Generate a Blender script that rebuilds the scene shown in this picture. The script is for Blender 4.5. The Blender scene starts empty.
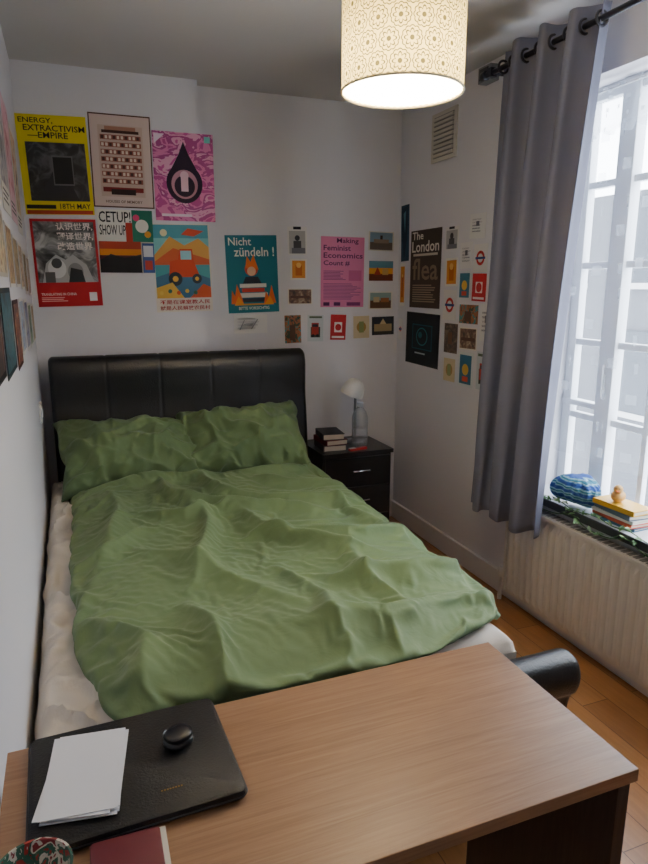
import bpy, math, random
from mathutils import Vector, Matrix, noise, Euler
random.seed(7)
FZ=-0.07; CH=1.467
XL,XR,YB,YB2,YF,HC=-0.16,1.966,3.76,3.66,-0.9,2.5
COL=bpy.context.scene.collection
SC=bpy.context.scene
def nz(x,y,z=0): return noise.noise(Vector((x,y,z)))

# ================================================================ cloth simulated bedding (done first, scene is light)
MX0,MX1,MY0,MY1,MZ=-.145,1.115,1.355,3.44,.5
def interp(tb,y):
    for i in range(len(tb)-1):
        a,b_=tb[i],tb[i+1]
        if y<=b_[0]:
            t=max(0,(y-a[0])/(b_[0]-a[0])); t=t*t*(3-2*t); return a[1]+(b_[1]-a[1])*t
    return tb[-1][1]
LT=[(1.28,.035),(1.45,-.005),(1.7,-.05),(2.2,-.055),(2.85,-.05),(3.15,-.065)]
RT=[(1.28,1.13),(1.5,1.165),(1.83,1.195),(2.3,1.18),(2.6,1.17),(3.15,1.165)]
folds=[]
def fold(pts,A,w): folds.append((pts,A*1.45,w*.85))
fold([(.30,2.95),(.42,2.62),(.62,2.42),(.9,2.3)],.042,.04)
fold([(.50,2.98),(.55,2.7),(.72,2.5),(1.1,2.36)],.038,.035)
fold([(.42,2.62),(.40,2.3),(.30,1.9)],.034,.045)
fold([(.55,2.45),(.68,2.1),(.95,1.85)],.036,.04)
fold([(.1,2.85),(.12,2.5),(.05,2.1)],.032,.045)
fold([(.6,2.2),(.9,2.05),(1.15,2.0)],.03,.035)
fold([(.7,1.75),(.95,1.7),(1.15,1.75)],.036,.045)
fold([(.15,2.2),(.35,2.0),(.55,1.6)],.028,.045)
fold([(.0,1.75),(.12,1.5),(.1,1.36)],.032,.035)
fold([(.75,2.85),(.9,2.7),(1.12,2.65)],.034,.035)
fold([(.2,2.55),(.35,2.45),(.52,2.48)],.028,.028)
fold([(.5,1.5),(.75,1.45),(1.08,1.55)],.034,.045)
fold([(.85,1.95),(.8,1.7),(.82,1.48)],.026,.035)
fold([(.05,2.93),(.4,2.97),(.62,2.9)],.036,.045)
fold([(.62,2.95),(.9,2.9),(1.12,2.96)],.036,.045)
fold([(.25,1.75),(.3,1.55),(.28,1.36)],.026,.035)
fold([(.55,1.9),(.62,1.6),(.58,1.36)],.022,.035)
fold([(.98,2.55),(1.02,2.2),(1.1,1.95)],.026,.035)
fold([(.22,2.35),(.1,2.2),(-.02,2.15)],.024,.03)
def segd(px,py,a,b_):
    vx,vy=b_[0]-a[0],b_[1]-a[1]; L=vx*vx+vy*vy; t=max(0,min(1,((px-a[0])*vx+(py-a[1])*vy)/L))
    dx,dy=px-a[0]-t*vx,py-a[1]-t*vy; return math.sqrt(dx*dx+dy*dy),t
def folds_h(x,y):
    wx=x+.05*nz(x*4,y*4,7); wy=y+.05*nz(x*4,y*4,17); h=0
    for pts,A,w in folds:
        bd=9;bt=0;n_=len(pts)-1
        for i in range(n_):
            d,t=segd(wx,wy,pts[i],pts[i+1])
            if d<bd: bd=d; bt=(i+t)/n_
        if bd<w*4:
            h+=A*math.exp(-(bd/w)**1.3)*(1-.7*abs(2*bt-1)**2)
    return h
def dbase(s,t):
    y0=1.325+.02*s+.10*max(0,(s-.72)/.28)**1.5+.010*math.sin(s*9)+.012*nz(s*5,2,3); y1=3.06+.02*math.sin(s*7)
    y=y0+(y1-y0)*t
    xl=interp(LT,y)+.014*nz(y*6,0,1); xr=interp(RT,y)+.016*nz(y*6,3,1)
    c=.025; xl+=c*max(0,1-t*16)**2; xr-=c*2*max(0,1-t*12)**2
    x=xl+(xr-xl)*s
    e=max(0,min(x-xl,xr-x,(y-y0),(y1-y)*1.2,.5))
    z=MZ+.012+.055*(1-math.exp(-e/.04))
    k=min(1,e/.07)
    h=k*(folds_h(x,y)+.034*nz(x*3,y*3,9))
    if x>MX1-.02: z-=.7*(x-MX1+.02)
    return x,y,z,k,h
def mk(name,nx,ny,fn):
    vs=[fn(i/nx,j/ny) for j in range(ny+1) for i in range(nx+1)]
    fs=[(j*(nx+1)+i,j*(nx+1)+i+1,(j+1)*(nx+1)+i+1,(j+1)*(nx+1)+i) for j in range(ny) for i in range(nx)]
    me=bpy.data.meshes.new(name); me.from_pydata(vs,[],fs); o=bpy.data.objects.new(name,me); COL.objects.link(o); return o
def colf(s,t):
    x,y,z,k,h=dbase(s,t); return (x,y,z+h-.010)
collider=mk('collider',80,110,colf)
collider.modifiers.new('c','COLLISION'); collider.collision.thickness_outer=.005; collider.collision.cloth_friction=10
def dstart(s,t):
    x,y,z,k,h=dbase(s,t)
    q=.014+.024*nz(x*3.2+nz(x*2,y*2,5),y*2.6,9)+.016*nz(x*7+1.5*nz(x*3,y*3,2),y*5,4)
    return (x,y,z+h+max(0,q)*k+.003*k)
NX,NY=115,160
duvet=mk('duvet',NX,NY,dstart)
vg=duvet.vertex_groups.new(name='pin')
vg.add([j*(NX+1)+i for j in range(NY+1) for i in range(NX+1) if i in(0,NX) or j in (0,NY)],1,'REPLACE')
md=duvet.modifiers.new('cloth','CLOTH'); s_=md.settings
s_.quality=6; s_.mass=.3; s_.tension_stiffness=20; s_.compression_stiffness=20; s_.shear_stiffness=8; s_.bending_stiffness=3; s_.air_damping=1.5; s_.shrink_min=-.075
s_.vertex_group_mass='pin'
md.collision_settings.distance_min=.005; md.collision_settings.collision_quality=2
md.point_cache.frame_start=1; md.point_cache.frame_end=60
SC.frame_start=1; SC.frame_end=60
def bake(o,n):
    old=o.data
    for f in range(1,n+1): SC.frame_set(f)
    dg=bpy.context.evaluated_depsgraph_get()
    me=bpy.data.meshes.new_from_object(o.evaluated_get(dg))
    bad=any((v.co-w.co).length>.35 or v.co.x!=v.co.x for v,w in zip(me.vertices,old.vertices))
    o.modifiers.clear()
    if not bad: o.data=me
    o.data.polygons.foreach_set('use_smooth',[True]*len(o.data.polygons))
    sb=o.modifiers.new('subsurf','SUBSURF'); sb.levels=1; sb.render_levels=1
bake(duvet,30)
bpy.data.objects.remove(collider)
def pillow(name,seed,loc,rot,w=.70,h=.50,press=2.0):
    nx,ny=72,52; vs=[];idx={};fs=[]
    for sg in (1,-1):
        for j in range(ny+1):
            for i in range(nx+1):
                if sg==-1 and (i in(0,nx) or j in(0,ny)): idx[(sg,i,j)]=idx[(1,i,j)]; continue
                idx[(sg,i,j)]=len(vs); e=min(i,nx-i,j,ny-j)
                vs.append(((i/nx-.5)*w,(j/ny-.5)*h,sg*.012*min(1,e/3)+.02*nz(i*.12,j*.12,seed)*min(1,e/3)))
        for j in range(ny):
            for i in range(nx):
                q=[idx[(sg,i,j)],idx[(sg,i+1,j)],idx[(sg,i+1,j+1)],idx[(sg,i,j+1)]]
                fs.append(tuple(q if sg==1 else q[::-1]))
    me=bpy.data.meshes.new(name); me.from_pydata(vs,[],fs); o=bpy.data.objects.new(name,me); COL.objects.link(o)
    md=o.modifiers.new('cloth','CLOTH'); s=md.settings; s.quality=5; s.mass=.15; s.bending_stiffness=.1; s.tension_stiffness=15;s.compression_stiffness=15; s.use_pressure=True; s.uniform_pressure_force=press; s.effector_weights.gravity=0; s.air_damping=3; s.shrink_min=-.05
    md.point_cache.frame_end=60
    bake(o,24)
    for v in o.data.vertices:
        x,y,z=v.co; e=min(1,(w*.47-abs(x))/.05,(h*.47-abs(y))/.05); e=max(0,e)
        wx=x+.06*nz(x*6,y*6,seed+5); wy=y+.06*nz(x*6,y*6,seed+9)
        if z>-.03:
            fo=.05*nz(wx*5,wy*4,seed+2)
            for k,(sx,sy,ph,am) in enumerate(((7,4,0,.055),(4,9,1.3,.04),(12,10,2.1,.02))):
                r_=1-abs(nz(wx*sx+ph,wy*sy+seed,seed+k))*4
                if r_>0: fo+=am*r_*r_*.6
            z+=(fo-.012)*e
        y+=.045*nz(x*5,seed,1)*max(0,y/h*2)+.025*nz(x*11,seed,4)*max(0,y/h*2)
        x+=.02*nz(y*8,seed,7)*abs(x)/w*2
        z-=.9*max(0,abs(x)-.2)**2; z-= .6*max(0,y-.05)**2*2
        v.co=(x,y,z)
    o.location=loc; o.rotation_euler=[math.radians(a) for a in rot]
    return o
pil1=pillow('pillow',3,(.245,3.205,.672),(37,3,5),press=2.6)
pil2=pillow('pillow',11,(.795,3.215,.686),(41,-4,-6),press=2.9)
SC.frame_set(1)

# ---------------------------------------------------------------- materials
def lin(c):
    if isinstance(c,str):
        c=c.lstrip('#'); c=[int(c[i:i+2],16)/255 for i in (0,2,4)]
        c=[x/12.92 if x<=.04045 else ((x+.055)/1.055)**2.4 for x in c]
    return (c[0],c[1],c[2],1.0)
MC={}
def mat(name,col,rough=.6,metal=0,bump=0,bscale=50,spec=.5,var=0,vscale=4,vcol=None,trans=0,emit=0,coat=0):
    if name in MC: return MC[name]
    m=bpy.data.materials.new(name); m.use_nodes=True; nt=m.node_tree; b=nt.nodes['Principled BSDF']
    b.inputs['Base Color'].default_value=lin(col); b.inputs['Roughness'].default_value=rough
    b.inputs['Metallic'].default_value=metal; b.inputs['Specular IOR Level'].default_value=spec
    b.inputs['Transmission Weight'].default_value=trans; b.inputs['Coat Weight'].default_value=coat
    if emit:
        b.inputs['Emission Color'].default_value=lin(col); b.inputs['Emission Strength'].default_value=emit
    tc=nt.nodes.new('ShaderNodeTexCoord')
    if bump:
        n=nt.nodes.new('ShaderNodeTexNoise'); n.inputs['Scale'].default_value=bscale; n.inputs['Detail'].default_value=4
        bp=nt.nodes.new('ShaderNodeBump'); bp.inputs['Strength'].default_value=bump; bp.inputs['Distance'].default_value=.004
        nt.links.new(tc.outputs['Object'],n.inputs['Vector']); nt.links.new(n.outputs['Fac'],bp.inputs['Height']); nt.links.new(bp.outputs['Normal'],b.inputs['Normal'])
    if var:
        n=nt.nodes.new('ShaderNodeTexNoise'); n.inputs['Scale'].default_value=vscale; n.inputs['Detail'].default_value=5
        mx=nt.nodes.new('ShaderNodeMix'); mx.data_type='RGBA'
        c=lin(col); c2=lin(vcol) if vcol else (c[0]*(1-var),c[1]*(1-var),c[2]*(1-var),1)
        mx.inputs[6].default_value=c; mx.inputs[7].default_value=c2
        nt.links.new(tc.outputs['Object'],n.inputs['Vector']); nt.links.new(n.outputs['Fac'],mx.inputs[0]); nt.links.new(mx.outputs[2],b.inputs['Base Color'])
    MC[name]=m; return m
def paper(c): 
    return mat('print_'+c.strip('#').lower(),c,.55,spec=.3)
def photo(name,cols,scale=6,seed=0,stretch=(1,1,1)):
    if name in MC: return MC[name]
    m=bpy.data.materials.new(name); m.use_nodes=True; nt=m.node_tree; b=nt.nodes['Principled BSDF']; b.inputs['Roughness'].default_value=.45
    tc=nt.nodes.new('ShaderNodeTexCoord'); mp=nt.nodes.new('ShaderNodeMapping'); mp.inputs['Location'].default_value=(seed*1.7,seed*.9,0); mp.inputs['Scale'].default_value=stretch
    n=nt.nodes.new('ShaderNodeTexNoise'); n.inputs['Scale'].default_value=scale; n.inputs['Detail'].default_value=4; n.inputs['Distortion'].default_value=1.2
    r=nt.nodes.new('ShaderNodeValToRGB'); el=r.color_ramp.elements
    for i,c in enumerate(cols):
        p=.32+.36*i/(len(cols)-1)
        if i<2: e=el[i]; e.position=p
        else: e=el.new(p)
        e.color=lin(c)
    r.color_ramp.interpolation='CONSTANT' if len(cols)>3 else 'LINEAR'
    nt.links.new(tc.outputs['Object'],mp.inputs[0]); nt.links.new(mp.outputs[0],n.inputs['Vector']); nt.links.new(n.outputs['Fac'],r.inputs[0]); nt.links.new(r.outputs[0],b.inputs['Base Color'])
    MC[name]=m; return m
def wood(name,c1,c2,scale=(1,12,12),rough=.4,dist=2.0):
    if name in MC: return MC[name]
    m=bpy.data.materials.new(name); m.use_nodes=True; nt=m.node_tree; b=nt.nodes['Principled BSDF']; b.inputs['Roughness'].default_value=rough
    tc=nt.nodes.new('ShaderNodeTexCoord'); mp=nt.nodes.new('ShaderNodeMapping'); mp.inputs['Scale'].default_value=scale
    n=nt.nodes.new('ShaderNodeTexNoise'); n.inputs['Scale'].default_value=4; n.inputs['Detail'].default_value=8; n.inputs['Roughness'].default_value=.65; n.inputs['Distortion'].default_value=dist
    r=nt.nodes.new('ShaderNodeValToRGB'); r.color_ramp.elements[0].position=.3; r.color_ramp.elements[1].position=.7
    r.color_ramp.elements[0].color=lin(c1); r.color_ramp.elements[1].color=lin(c2)
    nt.links.new(tc.outputs['Object'],mp.inputs[0]); nt.links.new(mp.outputs[0],n.inputs['Vector']); nt.links.new(n.outputs['Fac'],r.inputs[0]); nt.links.new(r.outputs[0],b.inputs['Base Color'])
    MC[name]=m; return m

# ---------------------------------------------------------------- mesh builder
class MB:
    def __init__(s): s.v=[]; s.f=[]; s.mi=[]; s.m=[]
    def mid(s,m):
        if m not in s.m: s.m.append(m)
        return s.m.index(m)
    def add(s,vs,fs,m):
        o=len(s.v); s.v+= [tuple(p) for p in vs]; k=s.mid(m)
        for f in fs: s.f.append(tuple(i+o for i in f)); s.mi.append(k)
        return s
    def box(s,a,b,m,M=None):
        vs=[Vector((x,y,z)) for x in (a[0],b[0]) for y in (a[1],b[1]) for z in (a[2],b[2])]
        if M: vs=[M@p for p in vs]
        return s.add(vs,[(0,1,3,2),(4,6,7,5),(0,4,5,1),(2,3,7,6),(0,2,6,4),(1,5,7,3)],m)
    def lathe(s,prof,m,c=(0,0,0),n=32,M=None,cap=True):
        vs=[];fs=[]
        for r,z in prof:
            for i in range(n):
                a=2*math.pi*i/n; vs.append(Vector((r*math.cos(a),r*math.sin(a),z)))
        for j in range(len(prof)-1):
            for i in range(n):
                fs.append((j*n+i,j*n+(i+1)%n,(j+1)*n+(i+1)%n,(j+1)*n+i))
        if cap:
            fs.append(tuple(range(n))[::-1]); fs.append(tuple((len(prof)-1)*n+i for i in range(n)))
        if M: vs=[M@p for p in vs]
        vs=[p+Vector(c) for p in vs]
        return s.add(vs,fs,m)
    def tube(s,pts,r,m,n=10):
        pts=[Vector(p) for p in pts]; vs=[];fs=[]
        up=None
        for i,p in enumerate(pts):
            d=(pts[min(i+1,len(pts)-1)]-pts[max(i-1,0)]).normalized()
            if up is None: up=Vector((0,0,1)) if abs(d.z)<.9 else Vector((1,0,0))
            a=d.cross(up).normalized(); b=a.cross(d).normalized(); up=b
            rr=r[i] if isinstance(r,(list,tuple)) else r
            for k in range(n):
                t=2*math.pi*k/n; vs.append(p+a*rr*math.cos(t)+b*rr*math.sin(t))
        for j in range(len(pts)-1):
            for k in range(n): fs.append((j*n+k,j*n+(k+1)%n,(j+1)*n+(k+1)%n,(j+1)*n+k))
        fs.append(tuple(range(n))[::-1]); fs.append(tuple((len(pts)-1)*n+k for k in range(n)))
        return s.add(vs,fs,m)
    def torus(s,c,R,r,m,axis='y',n=24,k=8):
        vs=[];fs=[]
        for i in range(n):
            a=2*math.pi*i/n
            for j in range(k):
                b=2*math.pi*j/k; q=R+r*math.cos(b); x,y,z=q*math.cos(a),q*math.sin(a),r*math.sin(b)
                if axis=='y': x,y,z=x,z,y
                if axis=='x': x,y,z=z,x,y
                vs.append((c[0]+x,c[1]+y,c[2]+z))
        for i in range(n):
            for j in range(k): fs.append((i*k+j,((i+1)%n)*k+j,((i+1)%n)*k+(j+1)%k,i*k+(j+1)%k))
        return s.add(vs,fs,m)
    def grid(s,fn,nx,ny,m):
        vs=[fn(i/nx,j/ny) for j in range(ny+1) for i in range(nx+1)]
        fs=[(j*(nx+1)+i,j*(nx+1)+i+1,(j+1)*(nx+1)+i+1,(j+1)*(nx+1)+i) for j in range(ny) for i in range(nx)]
        return s.add(vs,fs,m)
    def extr_x(s,prof,x0,x1,m,n=1,xf=None):
        vs=[];fs=[];k=len(prof)
        for i in range(n+1):
            x=x0+(x1-x0)*i/n
            for (y,z) in prof:
                p=(x,y,z) if xf is None else xf(x,y,z,i/n)
                vs.append(p)
        for i in range(n):
            for j in range(k): fs.append((i*k+j,i*k+(j+1)%k,(i+1)*k+(j+1)%k,(i+1)*k+j))
        fs.append(tuple(range(k))); fs.append(tuple(n*k+j for j in range(k))[::-1])
        return s.add(vs,fs,m)
    def obj(s,name,parent=None,smooth=False,bevel=0,origin=None,loc=None,rot=None,angle=40,fix=True,solid=0):
        me=bpy.data.meshes.new(name)
        vs=s.v
        if origin is not None: vs=[(p[0]-origin[0],p[1]-origin[1],p[2]-origin[2]) for p in vs]
        me.from_pydata(vs,[],s.f)
        for m in s.m: me.materials.append(m)
        me.polygons.foreach_set('material_index',s.mi)
        if fix:
            import bmesh
            bm=bmesh.new(); bm.from_mesh(me); bmesh.ops.recalc_face_normals(bm,faces=bm.faces); bm.to_mesh(me); bm.free()
        if smooth:
            me.polygons.foreach_set('use_smooth',[True]*len(me.polygons))
            if angle<180: me.set_sharp_from_angle(angle=math.radians(angle))
        me.update()
        o=bpy.data.objects.new(name,me); COL.objects.link(o)
        if origin is not None: o.location=origin
        if loc is not None: o.location=loc
        if rot is not None: o.rotation_euler=rot
        if parent is not None: o.parent=parent
        if solid:
            md=o.modifiers.new('s','SOLIDIFY'); md.thickness=solid; md.offset=0
        if bevel:
            md=o.modifiers.new('b','BEVEL'); md.width=bevel; md.segments=3; md.limit_method='ANGLE'
        return o
def empty(name,loc=(0,0,0)):
    e=bpy.data.objects.new(name,None); COL.objects.link(e); e.location=loc; e.empty_display_size=.05; return e

# ---------------------------------------------------------------- posters
def text_geo(s,bold=.02):
    cu=bpy.data.curves.new('tmp','FONT'); cu.body=s; cu.size=1; cu.resolution_u=2; cu.offset=bold
    o=bpy.data.objects.new('tmp',cu); COL.objects.link(o)
    dg=bpy.context.evaluated_depsgraph_get(); dg.update()
    me=bpy.data.meshes.new_from_object(o.evaluated_get(dg))
    vs=[tuple(v.co) for v in me.vertices]; fs=[tuple(p.vertices) for p in me.polygons]
    bpy.data.objects.remove(o); bpy.data.curves.remove(cu); bpy.data.meshes.remove(me)
    return vs,fs
class Poster(MB):
    def __init__(s,w,h,bg):
        super().__init__(); s.w=w;s.h=h;s.L=0
        bgm=bg if not isinstance(bg,str) else paper(bg)
        s.box((-w/2,-h/2,0),(w/2,h/2,.0012),bgm); s.z=.0012
    def _m(s,c): return paper(c) if isinstance(c,str) else c
    def P(s,u,v): return ((u-.5)*s.w,(.5-v)*s.h,s.z)
    def poly(s,pts,c):
        s.z+=.0003; vs=[s.P(u,v) for u,v in pts]; s.add(vs,[tuple(range(len(vs)))],s._m(c)); return s
    def rect(s,u0,v0,u1,v1,c): return s.poly([(u0,v0),(u0,v1),(u1,v1),(u1,v0)],c)
    def disc(s,u,v,r,c,asp=1,n=28,a0=0,a1=360):
        ps=[]
        for i in range(n):
            a=math.radians(a0+(a1-a0)*i/(n-1 if a1-a0<360 else n)); ps.append((u+r*math.cos(a),v-r*asp*math.sin(a)*s.w/s.h))
        return s.poly(ps,c)
    def text(s,t,u0,v0,u1,v1,c,bold=.012):
        vs,fs=text_geo(t,bold)
        if not vs: return s
        xs=[p[0] for p in vs]; ys=[p[1] for p in vs]; x0,x1,y0,y1=min(xs),max(xs),min(ys),max(ys)
        s.z+=.0003
        out=[]
        for p in vs:
            u=u0+(u1-u0)*(p[0]-x0)/(x1-x0+1e-6); v=v1-(v1-v0)*(p[1]-y0)/(y1-y0+1e-6); out.append(s.P(u,v))
        s.add(out,fs,s._m(c)); return s
    def lines(s,u0,v0,u1,v1,n,c):
        for i in range(n):
            v=v0+(v1-v0)*i/n; s.z-=.0003; s.rect(u0,v,u0+(u1-u0)*random.uniform(.7,1),v+(v1-v0)/n*.45,c)
        s.z+=.0003; return s
    def place(s,name,wall,h,z,tilt=0,plane=None):
        o=s.obj(name,fix=False)
        t=Matrix.Rotation(math.radians(tilt),4,'Z')
        if wall=='B':
            y=(YB2 if h<.72 else YB)-.002 if plane is None else plane
            M=Matrix(((1,0,0,h),(0,0,-1,y),(0,1,0,z),(0,0,0,1)))
        elif wall=='R':
            M=Matrix(((0,0,-1,XR-.002),(-1,0,0,h),(0,1,0,z),(0,0,0,1)))
        else:
            M=Matrix(((0,0,1,XL+.002),(1,0,0,h),(0,1,0,z),(0,0,0,1)))
        o.matrix_world=M@t
        return o
def spot(x0,x1,z0,z1): return (abs(x1-x0),abs(z1-z0),(x0+x1)/2,(z0+z1)/2)

# energy poster
w,h,cx,cz=spot(-.155,.165,2.27,1.81)
p=Poster(w,h,'#e8d21a')
p.text('ENERGY,',.04,.03,.52,.09,'#1c1c1c').text('EXTRACTIVISM',.1,.10,.97,.16,'#1c1c1c').text('—EMPIRE',.15,.17,.72,.23,'#1c1c1c')
p.rect(.1,.27,.95,.86,photo('photo_mine',['#0e0e10','#26262a','#5b5b60'],14,1)).poly([(.2,.86),(.5,.5),(.62,.55),(.8,.86)],'#303034').rect(.45,.4,.75,.7,'#6a6a6e').rect(.465,.415,.735,.685,'#1b1b1d')
p.text('18TH MAY',.5,.885,.95,.94,'#1c1c1c').rect(.02,.9,.44,.94,'#1c1c1c').rect(.02,.955,.98,.995,'#b33a1c')
p.place('event_poster','B',cx,cz,1.5)
# building poster
w,h,cx,cz=spot(.17,.47,2.30,1.855)
p=Poster(w,h,'#5b3a2c').rect(.02,.015,.98,.985,'#dcc6bf').rect(.14,.12,.86,.88,'#d0b6a8')
p.rect(.2,.17,.8,.2,'#4b2b22').rect(.25,.13,.75,.17,'#b5806a')
for i in range(7):
    v=.22+i*.078; p.rect(.17,v,.83,v+.05,'#9a5a4c'); p.z-=.0001
    for k in range(10):
        p.rect(.185+k*.064,v+.008,.225+k*.064,v+.042,'#ead8c9' if (i+k)%3 else '#4f302a'); p.z-=.0003
    p.z+=.0003
p.rect(.17,.78,.83,.83,'#8d2f2a').rect(.3,.8,.7,.86,'#3a2420').text('HOUSES OF MEMORY',.2,.92,.8,.95,'#6c4a3a')
p.place('architecture_poster','B',cx,cz,0)
# pink poster
w,h,cx,cz=spot(.475,.79,2.24,1.80)
sw=photo('photo_swirl',['#c2418f','#e27cb4','#b23a86','#e9a3c6','#cf4f9b','#8c2b6b'],7,3,(1,1.6,1))
p=Poster(w,h,sw).disc(.5,.57,.3,'#2d1630',1.05).poly([(.22,.5),(.42,.24),(.5,.1),(.58,.24),(.78,.5)],'#2d1630').disc(.5,.58,.22,'#c48a9c',1.05).disc(.5,.6,.17,'#2d1630').rect(.44,.5,.56,.66,'#e8c3d0').disc(.5,.48,.07,'#e8c3d0')
p.poly([(.03,.03),(.2,.03),(.03,.14)],'#f4dbe8').rect(.1,.92,.6,.95,'#f4dbe8').rect(.85,.03,.95,.1,'#7fd0c8')
p.place('swirl_poster','B',cx,cz,0)
# red poster
w,h,cx,cz=spot(-.135,.175,1.79,1.36)
p=Poster(w,h,'#bd1c28').rect(.04,.03,.96,.72,photo('photo_bw',['#232323','#6d6d6d','#c8c8c8'],11,5))
p.poly([(.1,.72),(.18,.5),(.34,.4),(.48,.46),(.6,.4),(.8,.52),(.9,.72)],'#b9b9b9').disc(.34,.56,.14,'#e2e2e2',1.1).disc(.34,.5,.08,'#4a4a4a').disc(.62,.6,.12,'#8e8e8e',1.2).poly([(.5,.72),(.55,.55),(.72,.58),(.76,.72)],'#3b3b3b').rect(.15,.6,.3,.72,'#5a5a5a')
p.text('认识世界,',.38,.04,.94,.13,'#f3e9e4',.02).text('翻译世界,',.38,.15,.94,.24,'#f3e9e4',.02).text('改造世界',.38,.26,.92,.35,'#f3e9e4',.02)
p.rect(.04,.78,.96,.97,'#bd1c28').text('TRANSLATING IN CHINA',.06,.84,.6,.87,'#f3e9e4').rect(.8,.84,.92,.94,'#efefef').lines(.06,.89,.5,.95,3,'#e9b3b0')
p.place('translation_poster','B',cx,cz,1)
# collage
w,h,cx,cz=spot(.18,.455,1.845,1.53)
p=Poster(w,h,'#c9c4b8').rect(0,0,.62,.5,'#efece4').text('CETUP!',.03,.03,.6,.2,'#1b1b1b').text('SHOW UP',.03,.24,.5,.4,'#1b1b1b').rect(.5,.2,.8,.5,'#c43b2c').rect(.62,0,1,.5,'#257a62').disc(.8,.25,.12,'#f0e9dc').disc(.7,.12,.06,'#e0467a').disc(.9,.38,.06,'#e9a53a')
p.rect(0,.5,.76,1,'#4a1220').rect(0,.5,.76,.68,'#b4402a').rect(0,.62,.76,.72,'#e08a2c').poly([(0,.8),(.2,.7),(.45,.76),(.76,.7),(.76,1),(0,1)],'#17141b').rect(.78,.52,1,1,'#3f5a9a').rect(.8,.56,.98,.74,'#dfe0ea').rect(.82,.8,.96,.95,'#c4453a')
p.place('event_flyer','B',cx,cz,0)
# tractor
w,h,cx,cz=spot(.45,.755,1.785,1.325)
p=Poster(w,h,'#e9e2d6').rect(.02,.01,.98,.84,'#7cc0c4').rect(.02,.01,.98,.16,'#4f9cac').poly([(.02,.35),(.3,.14),(.55,.24),(.8,.16),(.98,.26),(.98,.5),(.02,.5)],'#d9a050').poly([(.02,.42),(.35,.27),(.98,.4),(.98,.5),(.02,.5)],'#cf5f36').rect(.02,.46,.98,.66,'#4fa0a8').poly([(.02,.6),(.5,.5),(.98,.62),(.98,.84),(.02,.84)],'#3f6f8e')
p.poly([(.25,.6),(.28,.42),(.42,.4),(.46,.28),(.68,.28),(.7,.42),(.8,.6)],'#cf4824').rect(.47,.3,.66,.4,'#9fd3dc').disc(.36,.62,.12,'#25303a').disc(.36,.62,.05,'#e6b24a').disc(.74,.62,.085,'#25303a').disc(.74,.62,.035,'#e6b24a').poly([(.02,.72),(.3,.66),(.5,.84),(.02,.84)],'#e2b44e').poly([(.6,.84),(.85,.68),(.98,.72),(.98,.84)],'#d4582f').disc(.2,.1,.06,'#f2e7b8').poly([(.5,.12),(.62,.05),(.9,.08),(.72,.14)],'#d8502f')
for k in range(6): p.disc(.1+k*.15,.78-.02*(k%2),.035,['#e9c25a','#2f5f4a','#d4582f'][k%3]); p.z-=.0002
p.text('不是在课室教人民',.06,.86,.95,.91,'#b02a2a').text('就是人民解放农民村',.06,.93,.95,.98,'#b02a2a')
p.place('tractor_poster','B',cx,cz,1)
# book fire poster
w,h,cx,cz=spot(.865,1.17,1.745,1.31)
p=Poster(w,h,'#0e7385').text('Nicht',.06,.03,.5,.13,'#f1efe6').text('zündeln !',.16,.15,.94,.27,'#f1efe6')
p.disc(.48,.43,.13,'#d9472a').poly([(.36,.42),(.4,.26),(.47,.34),(.53,.24),(.58,.36),(.62,.44)],'#e8742c').disc(.48,.46,.085,'#f0c8a2').poly([(.3,.62),(.36,.53),(.6,.53),(.67,.62)],'#242833').rect(.24,.62,.76,.67,'#e9e4d8').rect(.28,.68,.72,.73,'#c9392a').rect(.24,.74,.78,.80,'#e9e4d8').rect(.2,.81,.74,.86,'#2a2f3d')
p.poly([(.06,.88),(.08,.7),(.14,.78),(.18,.62),(.27,.8),(.3,.88)],'#e86a2a').poly([(.7,.88),(.74,.72),(.8,.8),(.86,.64),(.94,.88)],'#e86a2a').poly([(.12,.9),(.2,.78),(.3,.88),(.72,.88),(.82,.78),(.9,.9)],'#f09a35').text('BITTE VORSICHTIG',.2,.92,.8,.96,'#f1efe6')
p.place('book_poster','B',cx,cz,1.5)
p=Poster(.2,.11,'#eceae8').lines(.1,.2,.85,.85,4,'#d3d1d2').poly([(.15,.8),(.3,.3),(.32,.31),(.18,.82)],'#9a9a9c').poly([(.5,.75),(.7,.25),(.72,.27),(.53,.78)],'#9a9a9c').poly([(.3,.5),(.6,.45),(.6,.48),(.3,.53)],'#9a9a9c')
p.place('sketch_note','B',1.0,1.245,0)
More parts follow.
